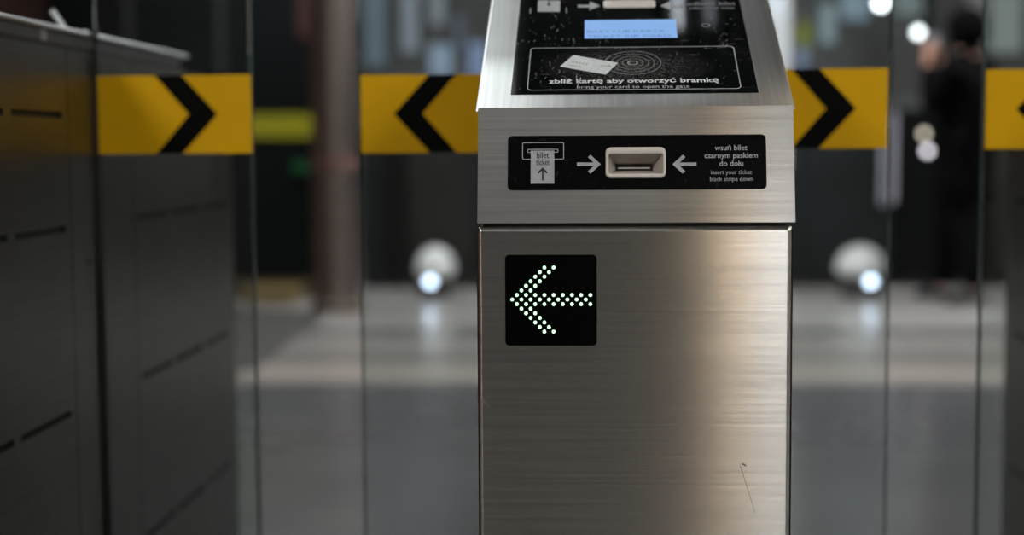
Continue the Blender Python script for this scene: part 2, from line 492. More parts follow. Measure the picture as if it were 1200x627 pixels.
def circ(c, r, n=28, ry=None): return [(c[0]+r*math.cos(2*PI*i/n), c[1]+(ry or r)*math.sin(2*PI*i/n)) for i in range(n)]
obj('screw_ring', ring(SP, circ(c, .0042), circ(c, .0032), .0002, .0005), PRINTD, rp)
cardp = [(656.3, 78.4), (672, 65.3), (724.2, 74.2), (709.8, 87.8)]
card = obj('card_symbol', poly_px(SP, cardp, .0002, .0006), PRINTL, rp)
def lerp(a, b_, t): return (a[0]+(b_[0]-a[0])*t, a[1]+(b_[1]-a[1])*t)
def onc(s, t): return lerp(lerp(cardp[0], cardp[3], s), lerp(cardp[1], cardp[2], s), t)
b = bmesh.new()
for k in range(5):
    s = .12+k*.075
    poly_px(SP, [onc(s, .45), onc(s+.045, .45), onc(s+.045, .56), onc(s, .56)], .0004, .0007, b)
poly_px(SP, [onc(.10, .2), onc(.42, .2), onc(.42, .24), onc(.10, .24)], .0004, .0007, b)
poly_px(SP, [onc(.72, .60), onc(.90, .66), onc(.91, .60), onc(.73, .54)], .0004, .0007, b)
poly_px(SP, [onc(.86, .78), onc(.95, .66), onc(.86, .54)], .0004, .0007, b)
obj('lettering', b, PRINT, card)
c = SP.px(741.5, 74)
ringm = plain('ring_print', (.11, .115, .12), .5)
pxu = SP.px(742.5, 74)[0]-c[0]; pyv = SP.px(741.5, 73)[1]-c[1]
for rx, wd, mt in ((6.2, 1.3, PRINT), (12.5, .9, ringm), (19, .9, ringm), (26, .9, ringm), (33.5, .9, PRINTD)):
    ry = rx*pxu*.95
    obj('radio_ring', ring(SP, circ(c, rx*pxu, 40, ry), circ(c, (rx-wd)*pxu, 40, ry-wd*pxu), .0002, .0004), mt, rp)
text(SP, 'zbliż kartę aby otworzyć bramkę', 'lettering', PRINTL, rp, 643, 843, 97.3, 3.5, bold=.022, h=.0005)
text(SP, 'bring your card to open the gate', 'lettering', PRINT, rp, 676, 808.5, 103.7, 2.6, bold=.004, h=.0005)
# scratches
random.seed(3)
b = bmesh.new()
for k in range(150):
    if random.random() < .55: x = random.gauss(640, 30); y = random.uniform(15, 108)
    else: x = random.uniform(602, 870); y = random.uniform(20, 60)
    if not (603 < x < 880): continue
    l = random.uniform(.6, 3.5); a = random.gauss(1.15, .35)
    dx, dy = l*math.cos(a), -l*math.sin(a)
    if 684 < x < 796 and 20 < y < 48: continue
    wq = random.uniform(.12, .35)
    poly_px(SP, [(x, y), (x+wq, y), (x+dx+wq*.5, y+dy), (x+dx, y+dy)], .0002, .0005, b)
poly_px(SP, [(677.0, 101), (678, 101), (680.8, 92), (680.2, 92)], .0006, .0012, b)
poly_px(SP, [(675.0, 96), (675.7, 96), (676.2, 88.5), (675.8, 88.5)], .0006, .0012, b)
sc = obj('scratches', b, PRINT, rp); sc['kind'] = 'stuff'
# small dents and scratches of the steel
b = bmesh.new()
SCR = plain('scratch_mark', (.12, .11, .10), .5)
for pts in ([(867, 545), (867.7, 545), (885, 601), (884.6, 601)], [(870, 543), (875, 545), (874, 546.5), (869, 544)], [(609, 408), (616, 408.6), (616, 409.6), (610, 409)],
            [(564, 468), (566, 468), (573, 476), (572.4, 477)]):
    poly_px(FR, pts, -.0002, .00025, b)
obj('scratches', b, SCR, body)['kind'] = 'stuff'

# ------------------------------------------------------------------ glass wings with chevron stickers
YG = 1.85
XC1 = atY(112, 180, YG).x         # passage side of the left cabinet
XC2 = XC1*-1*0+ (XR + (XL-XC1))   # passage side of the right cabinet
def wing(xa, xb, label, sx0, sx1, sy0, sy1, sgn, tip, edge_at):
    t = thing('glass_gate_wing', ((xa+xb)/2, YG, .02), label, 'gate wing', 'glass wings of the two passages')
    obj('glass_pane', box(xa, xb, YG, YG+.010, .10, 1.62, .0015, 1), GLASS, t)
    e0, e1 = (xb, xb+.0012) if edge_at > 0 else (xa-.0012, xa)
    obj('polished_edge', box(e0, e1, YG+.0006, YG+.0094, .10, 1.62), GLASSE, t)
    hx0_, hx1_ = (xa-.001, xa+.003) if edge_at > 0 else (xb-.003, xb+.001)
    obj('seal', box(hx0_, hx1_, YG-.002, YG+.012, .10, 1.10), RUBBER, t)
    GP = Plane((0, YG, 0), (1, 0, 0), (0, 0, 1))
    a = GP.px(sx0, (sy0+sy1)/2); c_ = GP.px(sx1, (sy0+sy1)/2)
    z0 = GP.px((sx0+sx1)/2, sy1)[1]; z1 = GP.px((sx0+sx1)/2, sy0)[1]
    st = obj('sticker', slab(GP, [(a[0], z0), (c_[0], z0), (c_[0], z1), (a[0], z1)], .0002, .0007), YELLOW, t)
    tag(st, 'yellow sticker with a black chevron')
    zm = (z0+z1)/2; tu = GP.px(tip, (sy0+sy1)/2)[0]; m_ = YG/F*sgn
    pts = [(tu, zm), (tu-42*m_, z1), (tu-74*m_, z1), (tu-34*m_, zm), (tu-74*m_, z0), (tu-42*m_, z0)]
    obj('chevron', slab(GP, pts, .0006, .0011), BLKV, st)
    return t
xw = lambda px, py=300: atY(px, py, YG).x
w1 = wing(XC1+.002, xw(297), 'glass gate wing at the left with yellow sticker whose chevron points right', 107.5, 295, 88, 180, 1, 255, 1)
w2 = wing(xw(423), XL-.006, 'glass gate wing joined to the left of the pedestal, chevron pointing left', 423, 589, 87, 179, -1, 461.5, -1)
w3 = wing(XR+.006, xw(1042), 'glass gate wing joined to the right of the pedestal, chevron pointing right', 872, 1040, 80.5, 174, 1, 1003, 1)
w4 = wing(xw(1150), XC2-.0005, 'glass gate wing at the right edge with yellow sticker cut off by the frame', 1155, 1343, 80.5, 174, -1, 1191, -1)

# ------------------------------------------------------------------ cabinets left and right of the passages
def cabinet(xs, sgn, label):
    """xs: side facing the passage; sgn: direction away from the passage"""
    W = .26
    xo = xs+sgn*W
    lo, hi = min(xs, xo), max(xs, xo)
    yf, yb = 1.30, 2.56
    t = thing('gate_cabinet', ((lo+hi)/2, yf, 0), label, 'ticket gate', 'steel cabinets bordering the passages')
    ztop = H+.118; zb = H+.045
    ys = yf+(ztop-zb)/math.tan(SL)
    prof = [(yf, .0), (yf, zb), (ys, ztop), (yb-(ys-yf)-.03, ztop), (yb, zb), (yb, 0)]
    b = profile_prism(prof, lo, hi); bevel_all(b, .005, 3)
    bd = obj('body', b, [STEEL_C], t, auto=40)
    # row slots and joints, carved in
    d = .006
    x0, x1 = (xs-.02, xs+d) if sgn > 0 else (xs-d, xs+.02)
    cb = bmesh.new()
    zr = [H+.040, H-.094, H-.315, H-.54]
    ss = [(1.395, 1.558), (1.580, 1.735), (2.025, 2.165), (2.19, 2.335), (2.36, 2.505)]
    for z in zr:
        for a, c_ in ss: box(x0, x1, a, c_, z-.0038, z+.0038, bm=cb)
    cut(bd, cb)
    cb = bmesh.new()
    x0, x1 = (xs-.02, xs+.003) if sgn > 0 else (xs-.003, xs+.02)
    for y in (1.755, 2.005): box(x0, x1, y-.0012, y+.0012, -.1, ztop+.1, bm=cb)
    cut(bd, cb)
    cb = tube((xs-.012, 1.815, H-.14), (xs+.012, 1.815, H-.14), .004, 12)
    cut(bd, cb)
    # neck and cap rail
    obj('neck', box(lo+.006, hi-.006, ys-.01, 2.27, ztop-.002, H+.1388), plain('neck_steel', (.10, .10, .098), .4, metal=.6, var=.1), t)
    obj('seam', box(lo+.0015, hi-.0015, ys-.004, 2.275, ztop-.003, ztop+.0065), DARKGAP, t)
    b = box(lo-.0, hi+.0, ys-.04, 2.30, H+.1388, H+.1448, .0022, 2)
    obj('cap', b, CAPM, t)
    nx0, nx1 = (xs+.0045, xs+.0062) if sgn > 0 else (xs-.0062, xs-.0045)
    obj('joint_plate', box(nx0, nx1, 1.690, 1.706, ztop, H+.1388), CAPM, t)
    return t, ztop
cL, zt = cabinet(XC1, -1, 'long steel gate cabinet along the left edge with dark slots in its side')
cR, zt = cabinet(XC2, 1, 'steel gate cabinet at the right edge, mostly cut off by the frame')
# small clear stub on top of the left cabinet
p = atX(77, 25, XC1-.012); q = atY(66, 5, p.y-.02)
zc = H+.1448
b = tube((XC1-.013, p.y, zc-.001), (XC1-.024, p.y-.012, zc+.022), .0035, 10)
clr = plain('frosted_clear', (.55, .62, .62), .25)
st = obj('clear_peg', b, clr, cL, auto=40)
obj('screw', lathe([(.004, 0), (.004, .0015), (.0025, .0028)], (XC1-.006, 1.842, zc), 14), clr, cL, auto=40)

for o_ in list(COL.objects):
    if o_.type == 'MESH' and o_.parent and o_.name.split('.')[0] in ('body', 'head') and o_.parent.name.split('.')[0] in ('ticket_gate_pedestal', 'gate_cabinet'):
        wn = o_.modifiers.new('weighted', 'WEIGHTED_NORMAL'); wn.keep_sharp = True; wn.weight = 100
# ------------------------------------------------------------------ hall
m, nt, b = newmat('hall_floor')
N = nt.nodes; L = nt.links
tc = N.new('ShaderNodeTexCoord'); sep = N.new('ShaderNodeSeparateXYZ'); L.new(tc.outputs['Object'], sep.inputs[0])
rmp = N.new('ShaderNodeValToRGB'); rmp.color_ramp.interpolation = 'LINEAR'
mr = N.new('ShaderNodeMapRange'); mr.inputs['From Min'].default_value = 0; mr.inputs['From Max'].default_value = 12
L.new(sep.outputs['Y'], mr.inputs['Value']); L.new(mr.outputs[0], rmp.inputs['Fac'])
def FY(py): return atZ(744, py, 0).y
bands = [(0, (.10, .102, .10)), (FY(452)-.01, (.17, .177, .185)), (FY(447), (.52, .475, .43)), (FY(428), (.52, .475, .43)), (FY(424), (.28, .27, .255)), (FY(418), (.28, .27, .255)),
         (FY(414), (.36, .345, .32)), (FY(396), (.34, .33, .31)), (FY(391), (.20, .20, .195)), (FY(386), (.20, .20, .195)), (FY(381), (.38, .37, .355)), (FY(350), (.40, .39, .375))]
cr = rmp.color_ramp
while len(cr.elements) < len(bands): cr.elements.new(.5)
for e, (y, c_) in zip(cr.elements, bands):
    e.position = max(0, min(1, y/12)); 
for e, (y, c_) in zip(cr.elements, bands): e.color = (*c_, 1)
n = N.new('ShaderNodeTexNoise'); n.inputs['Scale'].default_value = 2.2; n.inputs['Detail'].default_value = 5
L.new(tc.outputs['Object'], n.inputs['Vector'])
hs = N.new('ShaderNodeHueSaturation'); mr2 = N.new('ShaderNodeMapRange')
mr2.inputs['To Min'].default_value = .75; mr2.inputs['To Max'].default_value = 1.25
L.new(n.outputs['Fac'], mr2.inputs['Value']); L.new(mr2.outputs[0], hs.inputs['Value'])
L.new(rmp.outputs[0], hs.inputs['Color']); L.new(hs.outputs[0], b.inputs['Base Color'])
b.inputs['Roughness'].default_value = .2
FLOOR = m
HX0, HX1, HY0, HY1, HZ = -5.0, 5.5, -6.0, 14.0, 3.2
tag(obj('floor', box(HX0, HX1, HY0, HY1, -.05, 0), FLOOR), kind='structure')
FBAY = plain('light_ceiling', (.6, .6, .6), .6)
WALLD = plain('dark_wall', (.02, .022, .022), .6, var=.2, vscale=2)
WALLB = plain('mid_wall', (.12, .12, .12), .6, var=.15, vscale=1.5)
CEIL = plain('ceiling_panel', (.15, .15, .15), .6, var=.1, vscale=2)
tag(obj('ceiling', box(HX0, HX1, HY0, HY1, HZ, HZ+.1), CEIL), kind='structure')
tag(obj('bounce_bay_1', box(HX0, HX1, HY0, -3.25, HZ-.06, HZ-.001), FBAY), kind='structure')  # pale unseen ceiling bay, added to brighten the pedestal head
tag(obj('wall_left', box(HX0-.1, HX0, HY0, HY1, 0, HZ), plain('brown_wall', (.24, .13, .11), .6, var=.3, vscale=1)), kind='structure')
tag(obj('wall_right', box(HX1, HX1+.1, HY0, HY1, 0, HZ), WALLD), kind='structure')
tag(obj('wall_back', box(HX0, HX1, HY1, HY1+.1, 0, HZ), WALLD), kind='structure')
tag(obj('wall_front', box(HX0, HX1, HY0-.1, HY0, 0, HZ), WALLB), kind='structure')

def lamp_mat(name, col, s):
    return plain(name, (.8, .8, .8), .5, emit=col, es=s)
COOL = lamp_mat('cool_tube', (.86, .94, 1.0), 9)
WARM = lamp_mat('warm_tube', (1.0, .80, .55), 10)
FIX = plain('lamp_fixture', (.3, .3, .3), .4, metal=.5)
def tube_lamp(x, y0, y1, label, mat=COOL, w=.02, group='tube lamps under the ceiling'):
    t = thing('tube_lamp', (x, (y0+y1)/2, HZ), label, 'lamp', group)
    obj('housing', box(x-w-.02, x+w+.02, y0-.02, y1+.02, HZ-.04, HZ), FIX, t)
    obj('light_tube', box(x-w, x+w, y0, y1, HZ-.065, HZ-.04, .006, 2), mat, t)
def panel_lamp(x0, x1, y0, y1, label, mat, group='square lamps in the ceiling', dz=0):
    t = thing('panel_lamp', ((x0+x1)/2, (y0+y1)/2, HZ), label, 'lamp', group)
    obj('housing', box(x0-.03, x1+.03, y0-.03, y1+.03, HZ-.03-dz, HZ-dz), FIX, t)
    obj('light_panel', box(x0, x1, y0, y1, HZ-.045-dz, HZ-.03-dz), mat, t)
PAN = lamp_mat('panel_light', (.92, .97, 1.0), 3.8)
PANW = lamp_mat('panel_light_warm', (1.0, .86, .68), 5)
tube_lamp(.228, 3.07, 6.5, 'ceiling tube lamp just above and beyond the pedestal', mat=COOL, w=.006)
tube_lamp(.315, 3.08, 6.5, 'dimmer ceiling tube lamp beside the one beyond the pedestal', mat=lamp_mat('dim_tube', (.8, .9, 1), 1.6), w=.007)
panel_lamp(-.95, -.225, 2.2, 4.6, 'white ceiling panel lamp above the left passage', PAN)
panel_lamp(.62, 1.25, 2.4, 3.4, 'warm ceiling panel lamp above the right passage', lamp_mat('slope_warm', (1.0, .86, .68), 2.3))
FAR_FILL = lamp_mat('far_fill', (.97, .97, .98), 21)  # added out-of-view panels that brighten the far floor
for x, y, wh in ((-1.6, 8.6, 'over the far floor before the kiosk'), (1.0, 8.2, 'over the far floor in the middle'), (3.4, 8.4, 'over the far floor at the right')):
    panel_lamp(x-.6, x+.6, y-.5, y+.5, 'added white ceiling fill panel '+wh, FAR_FILL)
panel_lamp(-1.5, .30, -2.9, -.6, 'large dim fill panel added overhead behind the camera', lamp_mat('dim_fill', (.95, .98, 1.0), .55))  # unseen glowing panel added to lift the left side of the head
# unseen lamps behind the camera: wall lights, then added fill panels
def wall_light(x0, x1, label, mat):
    t = thing('wall_light', ((x0+x1)/2, HY0+.001, .78), label, 'lamp', 'tall wall lights behind the camera')
    obj('back_plate', box(x0-.02, x1+.02, HY0+.001, HY0+.05, .78, 2.75), FIX, t)
    obj('diffuser', box(x0, x1, HY0+.05, HY0+.09, .80, 2.73, .008, 2), mat, t)
wall_light(.77, .86, 'tall narrow warm wall light behind the camera', lamp_mat('wall_warm', (1.0, .72, .44), 9.5))
wall_light(.96, 1.24, 'tall wider cool wall light behind the camera', lamp_mat('wall_cool', (.93, .97, 1.0), 7.5))
for x, y, wh in ((-2.2, -1.2, 'left behind the camera'), (2.4, -1.2, 'right behind the camera'), (3.6, .6, 'far right beside the camera')):  # fill added for stickers and print, set aside from the steel's reflection
    panel_lamp(x-.45, x+.45, y-.6, y+.6, 'added white ceiling fill panel '+wh, lamp_mat('fore_fill', (1.0, .95, .88), 30))

# ------------------------------------------------------------------ far background
def pbox(name, x0, y0, x1, y1, Y, depth, mat, parent=None, bev=0.0, floor=False):
    a = atY(x0, (y0+y1)/2, Y).x; c_ = atY(x1, (y0+y1)/2, Y).x
    xm = (x0+x1)/2
    zt_ = atY(xm, y0, Y).z; zb_ = 0 if floor else atY(xm, y1, Y).z
    return obj(name, box(a, c_, Y, Y+depth, zb_, zt_, bev), mat, parent), (a, c_, zb_, zt_)

# round column
pc = atY(395, 300, 8.6)
t = thing('round_column', (pc.x, 8.6, 0), 'round brown-grey metal-clad column left of the pedestal', 'column')
CM_ = steel('column_cladding', (.25, .21, .19), .45, .3, brush=(5, 5, 40), bump=.01)
obj('shaft', tube((pc.x, 8.6, .06), (pc.x, 8.6, HZ), .135, 32), CM_, t, auto=40)
obj('base_ring', lathe([(.16, 0), (.16, .05), (.14, .07)], (pc.x, 8.6, 0), 32), plain('ring', (.12, .09, .07), .5), t, auto=40)
obj('red_band', lathe([(.137, 0), (.137, .06)], (pc.x, 8.6, atY(395, 196, 8.6).z), 32), plain('redband', (.2, .10, .08), .5), t, auto=40)

# dark kiosk
KY = 9.3
x0 = atY(60, 200, KY).x; x1 = atY(372, 200, KY).x
t = thing('dark_kiosk', ((x0+x1)/2, KY, 0), 'dark glazed kiosk with a yellow band behind the left passage', 'kiosk')
KM = plain('kiosk_dark', (.004, .006, .006), .4, spec=.12, var=.3, vscale=1.5)
obj('body', box(x0, x1, KY, KY+1.4, .12, 2.6, .02), KM, t)
obj('plinth', box(x0+.02, x1-.02, KY-.02, KY+1.38, 0, .12), plain('plinth', (.07, .055, .03), .5, var=.3, vscale=3), t)
z0 = atY(330, 161, KY).z; z1 = atY(330, 134, KY).z
obj('yellow_band', box(x0, x1+.002, KY-.006, KY, z0, z1), plain('yband', (.26, .25, .001), .5), t)
a = atY(345, 203, KY); c_ = atY(361, 189, KY)
obj('green_sign', box(a.x, c_.x, KY-.03, KY, a.z, c_.z), plain('gsign', (.0, .04, .01), .4, emit=(.0, .55, .12), es=.03), t)
a = atY(349, 45, KY); c_ = atY(366, -40, KY)
obj('red_panel', box(a.x, c_.x, KY-.02, KY, a.z, c_.z), plain('rpanel', (.03, .006, .006), .5), t)
for px_ in (155, 262):
    a = atY(px_, 200, KY)
    obj('mullion', box(a.x-.02, a.x+.02, KY-.015, KY, .12, 2.6), plain('mull', (.03, .033, .033), .4), t)
a = atY(300, 350, KY-.05)
obj('ochre_step', box(atY(285, 350, KY-.3).x, atY(345, 350, KY-.3).x, KY-.32, KY-.02, 0, .09, .005), plain('ochre', (.15, .11, .04), .6, var=.2), t)
# thin dark sheet on the floor in front of the kiosk
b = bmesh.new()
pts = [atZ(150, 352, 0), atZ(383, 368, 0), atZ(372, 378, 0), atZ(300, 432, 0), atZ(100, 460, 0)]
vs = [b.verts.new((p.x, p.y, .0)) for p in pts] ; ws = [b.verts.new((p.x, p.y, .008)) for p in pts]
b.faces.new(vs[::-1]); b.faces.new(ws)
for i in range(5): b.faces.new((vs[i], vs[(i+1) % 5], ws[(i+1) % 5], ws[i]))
o = obj('floor_patch', b, plain('mat', (.05, .05, .047), .7, var=.2, vscale=6))
rebase(o, pts[1]); tag(o, 'flat dark patch on the floor in front of the kiosk, left passage', 'mat')

# dark counters
CY = 10.0
CMAT = [plain('counter_a', (.010, .013, .014), .5, spec=.12, var=.3, vscale=2), plain('counter_b', (.020, .019, .017), .5, spec=.12, var=.3, vscale=2), plain('counter_c', (.003, .0035, .0035), .5, spec=.1)]
cs = [(424, 446, 0, 'blue-grey'), (447, 479, 2, 'near-black'), (480, 552, 1, 'brown-grey'), (553, 690, 0, 'dark'), (691, 820, 1, 'dark'), (821, 938, 0, 'dark'), (939, 1044, 0, 'dark teal'), (1045, 1165, 2, 'black'), (1166, 1290, 1, 'grey')]
places = ['beside the round column', 'second from the round column', 'behind the left spotlight', 'hidden left of centre behind the pedestal', 'hidden in the middle behind the pedestal', 'hidden right of centre behind the pedestal', 'behind the right spotlight', 'behind the person in black', 'at the right edge']
for (a, c_, k, wd), pl_ in zip(cs, places):
    xa = atY(a, 250, CY).x; xb = atY(c_, 250, CY).x
    t = thing('counter', ((xa+xb)/2, CY, 0), '%s waist-high display counter %s' % (wd, pl_), 'counter', 'dark counters across the far hall')
    obj('body', box(xa, xb, CY, CY+.5, .06, 1.18, .01), CMAT[k], t)
    obj('plinth', box(xa+.01, xb-.01, CY+.03, CY+.47, 0, .06), DARKGAP, t)
    obj('worktop', box(xa-.0, xb+.0, CY-.02, CY+.52, 1.18, 1.22, .006), plain('ctop', (.07, .075, .075), .35), t)

# back shop wall with lit windows
WY = 12.6
bw, _ = pbox('wall_shopfront', 372, -60, 1330, 345, WY, .2, plain('shop_grey', (.16, .165, .165), .5, var=.4, vscale=1.3), floor=True)
tag(bw, kind='structure')
def lit(x0, y0, x1, y1, col, what, Y=WY, s=1.0):
    a = atY(x0, (y0+y1)/2, Y).x; c_ = atY(x1, (y0+y1)/2, Y).x; xm = (x0+x1)/2
    zt_ = atY(xm, y0, Y).z; zb_ = atY(xm, y1, Y).z
    t = thing('lit_window', ((a+c_)/2, Y-.04, zb_), what, 'lit window', 'softly lit windows of the far shopfront')
    obj('frame', box(a-.015, c_+.015, Y-.03, Y, zb_-.015, zt_+.015), plain('wframe', (.05, .05, .05), .5), t)
    obj('pane', box(a, c_, Y-.045, Y-.03, zb_, zt_), plain('pane', (.08, .08, .08), .2, emit=col, es=s), t)
lit(427, -50, 453, 78, (.09, .125, .15), 'tall dim blue window beside the round column')
lit(470, -50, 491, 62, (.16, .19, .22), 'narrow pale window, second from the column')
lit(504, -50, 522, 30, (.15, .175, .20), 'narrow grey window above the small blue one')
lit(504, 53, 530, 90, (.20, .27, .36), 'small bright blue window above the left sticker')
lit(534, 16, 543, 60, (.07, .09, .13), 'slim dark blue window left of the pedestal')
lit(549, 50, 572, 92, (.14, .20, .33), 'small blue window touching the left of the pedestal')
lit(600, -40, 660, 60, (.10, .13, .16), 'dim window hidden behind the pedestal head, left one')
lit(720, -40, 800, 60, (.10, .13, .16), 'dim window hidden behind the pedestal head, middle one')
lit(893, -50, 922, 22, (.12, .16, .22), 'blue-grey window just right of the pedestal head')
lit(929, 56, 947, 80, (.11, .15, .24), 'small blue window low beside the right chevron sticker')
lit(960, 5, 978, 52, (.15, .22, .25), 'pale blue window left half of the bright pair')
lit(985, -50, 1018, 24, (.14, .21, .27), 'pale blue window right half of the bright pair')
lit(1047, -50, 1084, 20, (.10, .135, .135), 'grey-green window left of the person in black')
lit(1160, -50, 1196, 62, (.17, .20, .19), 'large pale grey-green window at the right edge')
lit(1134, -50, 1156, 58, (.10, .10, .10), 'grey window just behind the head of the person')
# yellow-green object and dark tall board
o, q = pbox('yellow_poster', 934, 26, 950, 54, WY-.06, .03, plain('ygr', (.19, .22, .03), .5, emit=(.15, .17, .02), es=.6))
rebase(o, (q[0], WY-.05, q[2])); tag(o, 'small yellow-green lit poster right of the pedestal head', 'poster')
o, q = pbox('dark_pillar', 1092, -60, 1132, 345, 11.2, .4, plain('blackboard', (.006, .007, .006), .5), floor=True, bev=.01)
rebase(o, ((q[0]+q[1])/2, 11.2, 0)); tag(o, 'black square pillar behind the person in black', 'pillar')

# round small lamps
def globe(px, py, Y, r, s, col, label):
    p = atY(px, py, Y)
    t = thing('pendant_lamp', (p.x, Y, p.z), label, 'lamp', 'small round lamps in the far hall')
    b = bmesh.new(); bmesh.ops.create_uvsphere(b, u_segments=16, v_segments=10, radius=r, matrix=Matrix.Translation(p))
    obj('bulb', b, lamp_mat('bulb', col, s), t, smooth=True)
    obj('cord', tube((p.x, Y, p.z+r), (p.x, Y, HZ), .003, 6), DARKGAP, t)
globe(1032, 4, 9.6, .03, 14, (.85, .93, 1), 'bright round pendant lamp above the right passage')
globe(1076, 38, 11, .03, 6, (.85, .95, .95), 'pale round lamp beside the hands of the person in black')
for px_, py_, r_, s_, col_, lb in ((1083, 157, .020, 1.8, (1, .90, .62), 'small yellowish round lamp on the counter left of the person, upper'), (1087, 177, .022, 3.2, (.95, .9, 1), 'small white round lamp on the counter left of the person, lower')):
    p = atY(px_, py_, CY-.02)
    t = thing('marker_lamp', (p.x, CY-.001, p.z), lb, 'lamp', 'small round lamps on the counter')
    obj('rim', tube((p.x, CY-.014, p.z), (p.x, CY-.002, p.z), r_+.006, 20), FIX, t, auto=40)
    obj('lens', tube((p.x, CY-.020, p.z), (p.x, CY-.014, p.z), r_, 20), lamp_mat('marker', col_, s_), t, auto=40)

# floor spotlights: rounded pale housing with a round lens
def spot(px, py, Y, wpx, label, lensx, lensy):
    p = atZ(px, py, 0); Yb = Y
    x = atY(px, 330, Y).x; w = wpx*Y/F/2
    t = thing('floor_spotlight', (x, Y, 0), label, 'spotlight', 'pale floor spotlights')
    b = bmesh.new()
    bmesh.ops.create_uvsphere(b, u_segments=24, v_segments=14, radius=1)
    for v in b.verts:
        v.co = Vector((x+v.co.x*w, Y+.12+v.co.y*.16, .17+v.co.z*.15 if v.co.z > 0 else .17+v.co.z*.06))
    obj('housing', b, plain('spot_housing', (.75, .76, .76), .4, var=.1), t, smooth=True)
    obj('base', box(x-w*.8, x+w*.8, Y+.02, Y+.22, 0, .13, .02), plain('spot_base', (.05, .05, .05), .5), t)
    c_ = atY(lensx, lensy, Y-.06)
    obj('barrel', tube((c_.x, Y+.06, c_.z), (c_.x, Y-.05, c_.z), .035, 20), plain('barrel', (.1, .1, .1), .4), t, auto=40)
    obj('lens', tube((c_.x, Y-.05, c_.z), (c_.x, Y-.06, c_.z), .028, 20), lamp_mat('lens', (.62, .76, 1.0), 7), t)
spot(508, 330, 9.3, 48, 'pale rounded floor spotlight shining left of the pedestal', 504, 330)
spot(1012, 330, 9.3, 58, 'pale rounded floor spotlight shining right of the pedestal', 1020.5, 330)

# door handles on the counters' front (pair of slim upright tubes)
t = thing('door_pull', (atY(1040, 240, CY-.1).x, CY-.1, atY(1040, 240, CY-.1).z), 'pair of slim upright steel tubes between pedestal and person', 'handrail')
for px_, hh in ((1034.5, 240), (1046, 238)):
    p = atY(px_, hh, CY-.1)
    obj('tube', tube((p.x, CY-.1, p.z), (p.x, CY-.1, 1.16), .017, 14), plain('pull', (.48, .48, .56), .35, metal=.2), t, auto=40)
    obj('bracket', box(p.x-.01, p.x+.01, CY-.1, CY-.001, p.z+.05, p.z+.07), FIX, t)

# ------------------------------------------------------------------ the person
def skin_mesh(name, verts, edges, radii, mat, parent, root=0, sub=2, offset=Vector((0, 0, 0))):
    me = bpy.data.meshes.new(name)
    me.from_pydata([Vector(v)+offset for v in verts], edges, [])
    ob = bpy.data.objects.new('tmp', me); COL.objects.link(ob)
    md = ob.modifiers.new('s', 'SKIN'); md.use_smooth_shade = True
    for i, r_ in enumerate(radii):
        sv = me.skin_vertices[0].data[i]
        sv.radius = (r_, r_) if not isinstance(r_, tuple) else r_
        sv.use_root = (i == root)
    sb = ob.modifiers.new('u', 'SUBSURF'); sb.levels = sub; sb.render_levels = sub
    bpy.context.view_layer.update()
    dg = bpy.context.evaluated_depsgraph_get()
    nm = bpy.data.meshes.new_from_object(ob.evaluated_get(dg), depsgraph=dg)
    bpy.data.objects.remove(ob)
    nm.name = name; nm.materials.clear(); nm.materials.append(mat)
    for p_ in nm.polygons: p_.use_smooth = True; p_.material_index = 0
    o_ = bpy.data.objects.new(name, nm); COL.objects.link(o_)
    if parent: o_.parent = parent
    return o_
PX_ = atY(1131, 300, 9.0).x
per = thing('person', (PX_, 9.0, 0), 'person in black hooded coat turned away, holding a phone up, right of the pedestal', 'person')
SK = plain('skin', (.42, .22, .15), .5, var=.06)
COAT = plain('black_cloth', (.002, .002, .0024), .9, spec=.05, var=.2, vscale=12)
TROU = plain('black_trousers', (.003, .003, .0035), .9, spec=.05)
HAIR = plain('dark_hair', (.006, .005, .005), .6)
SHOE = plain('black_shoe', (.01, .01, .01), .4)
# facing -X; body (skin) one continuous surface incl. neck, arms, legs, head, hands
V = []; E = []; Rd = []
def av(p, r_, link=None):
    V.append(p); Rd.append(r_)
    if link is not None: E.append((link, len(V)-1))
    return len(V)-1
pel = av((0, 0, .93), (.085, .11))
sp1 = av((-.005, 0, 1.06), (.08, .10), pel)
sp2 = av((-.01, 0, 1.22), (.085, .115), sp1)
ch = av((0, 0, 1.36), (.09, .13), sp2)
nk = av((-.01, 0, 1.46), .055, ch)
nk2 = av((-.025, 0, 1.53), .052, nk)
hd = av((-.04, 0, 1.60), (.082, .068), nk2)
hd2 = av((-.035, 0, 1.66), (.088, .072), hd)
hd3 = av((-.03, 0, 1.70), (.05, .045), hd2)
HANDS = []
for s in (-1, 1):
    sh = av((-.01, s*.175, 1.40), .055, ch)
    el = av((-.10, s*.23, 1.14), .042, sh)
    fo = av((-.18, s*.14, 1.30), .036, el)
    wr = av((-.235, s*.065, 1.44), .026, fo)
    pm = av((-.25, s*.045, 1.50), (.020, .034), wr)
    HANDS.append((s, Vector((-.25, s*.045, 1.50))))
hipL = av((-.02, .095, .88), .068, pel)
kL = av((-.20, .10, .50), .058, hipL)
aL = av((-.22, .10, .10), .03, kL)
hipR = av((.01, -.095, .88), .068, pel)
kR = av((.03, -.10, .50), .058, hipR)
aR = av((.15, -.10, .13), .03, kR)
fL = av((-.25, .10, .045), .022, aL); tL = av((-.38, .10, .035), .016, fL)
fR = av((.13, -.10, .055), .022, aR); tR = av((.02, -.10, .03), .016, fR)
bodyp = skin_mesh('body', V, E, Rd, SK, per, root=0)
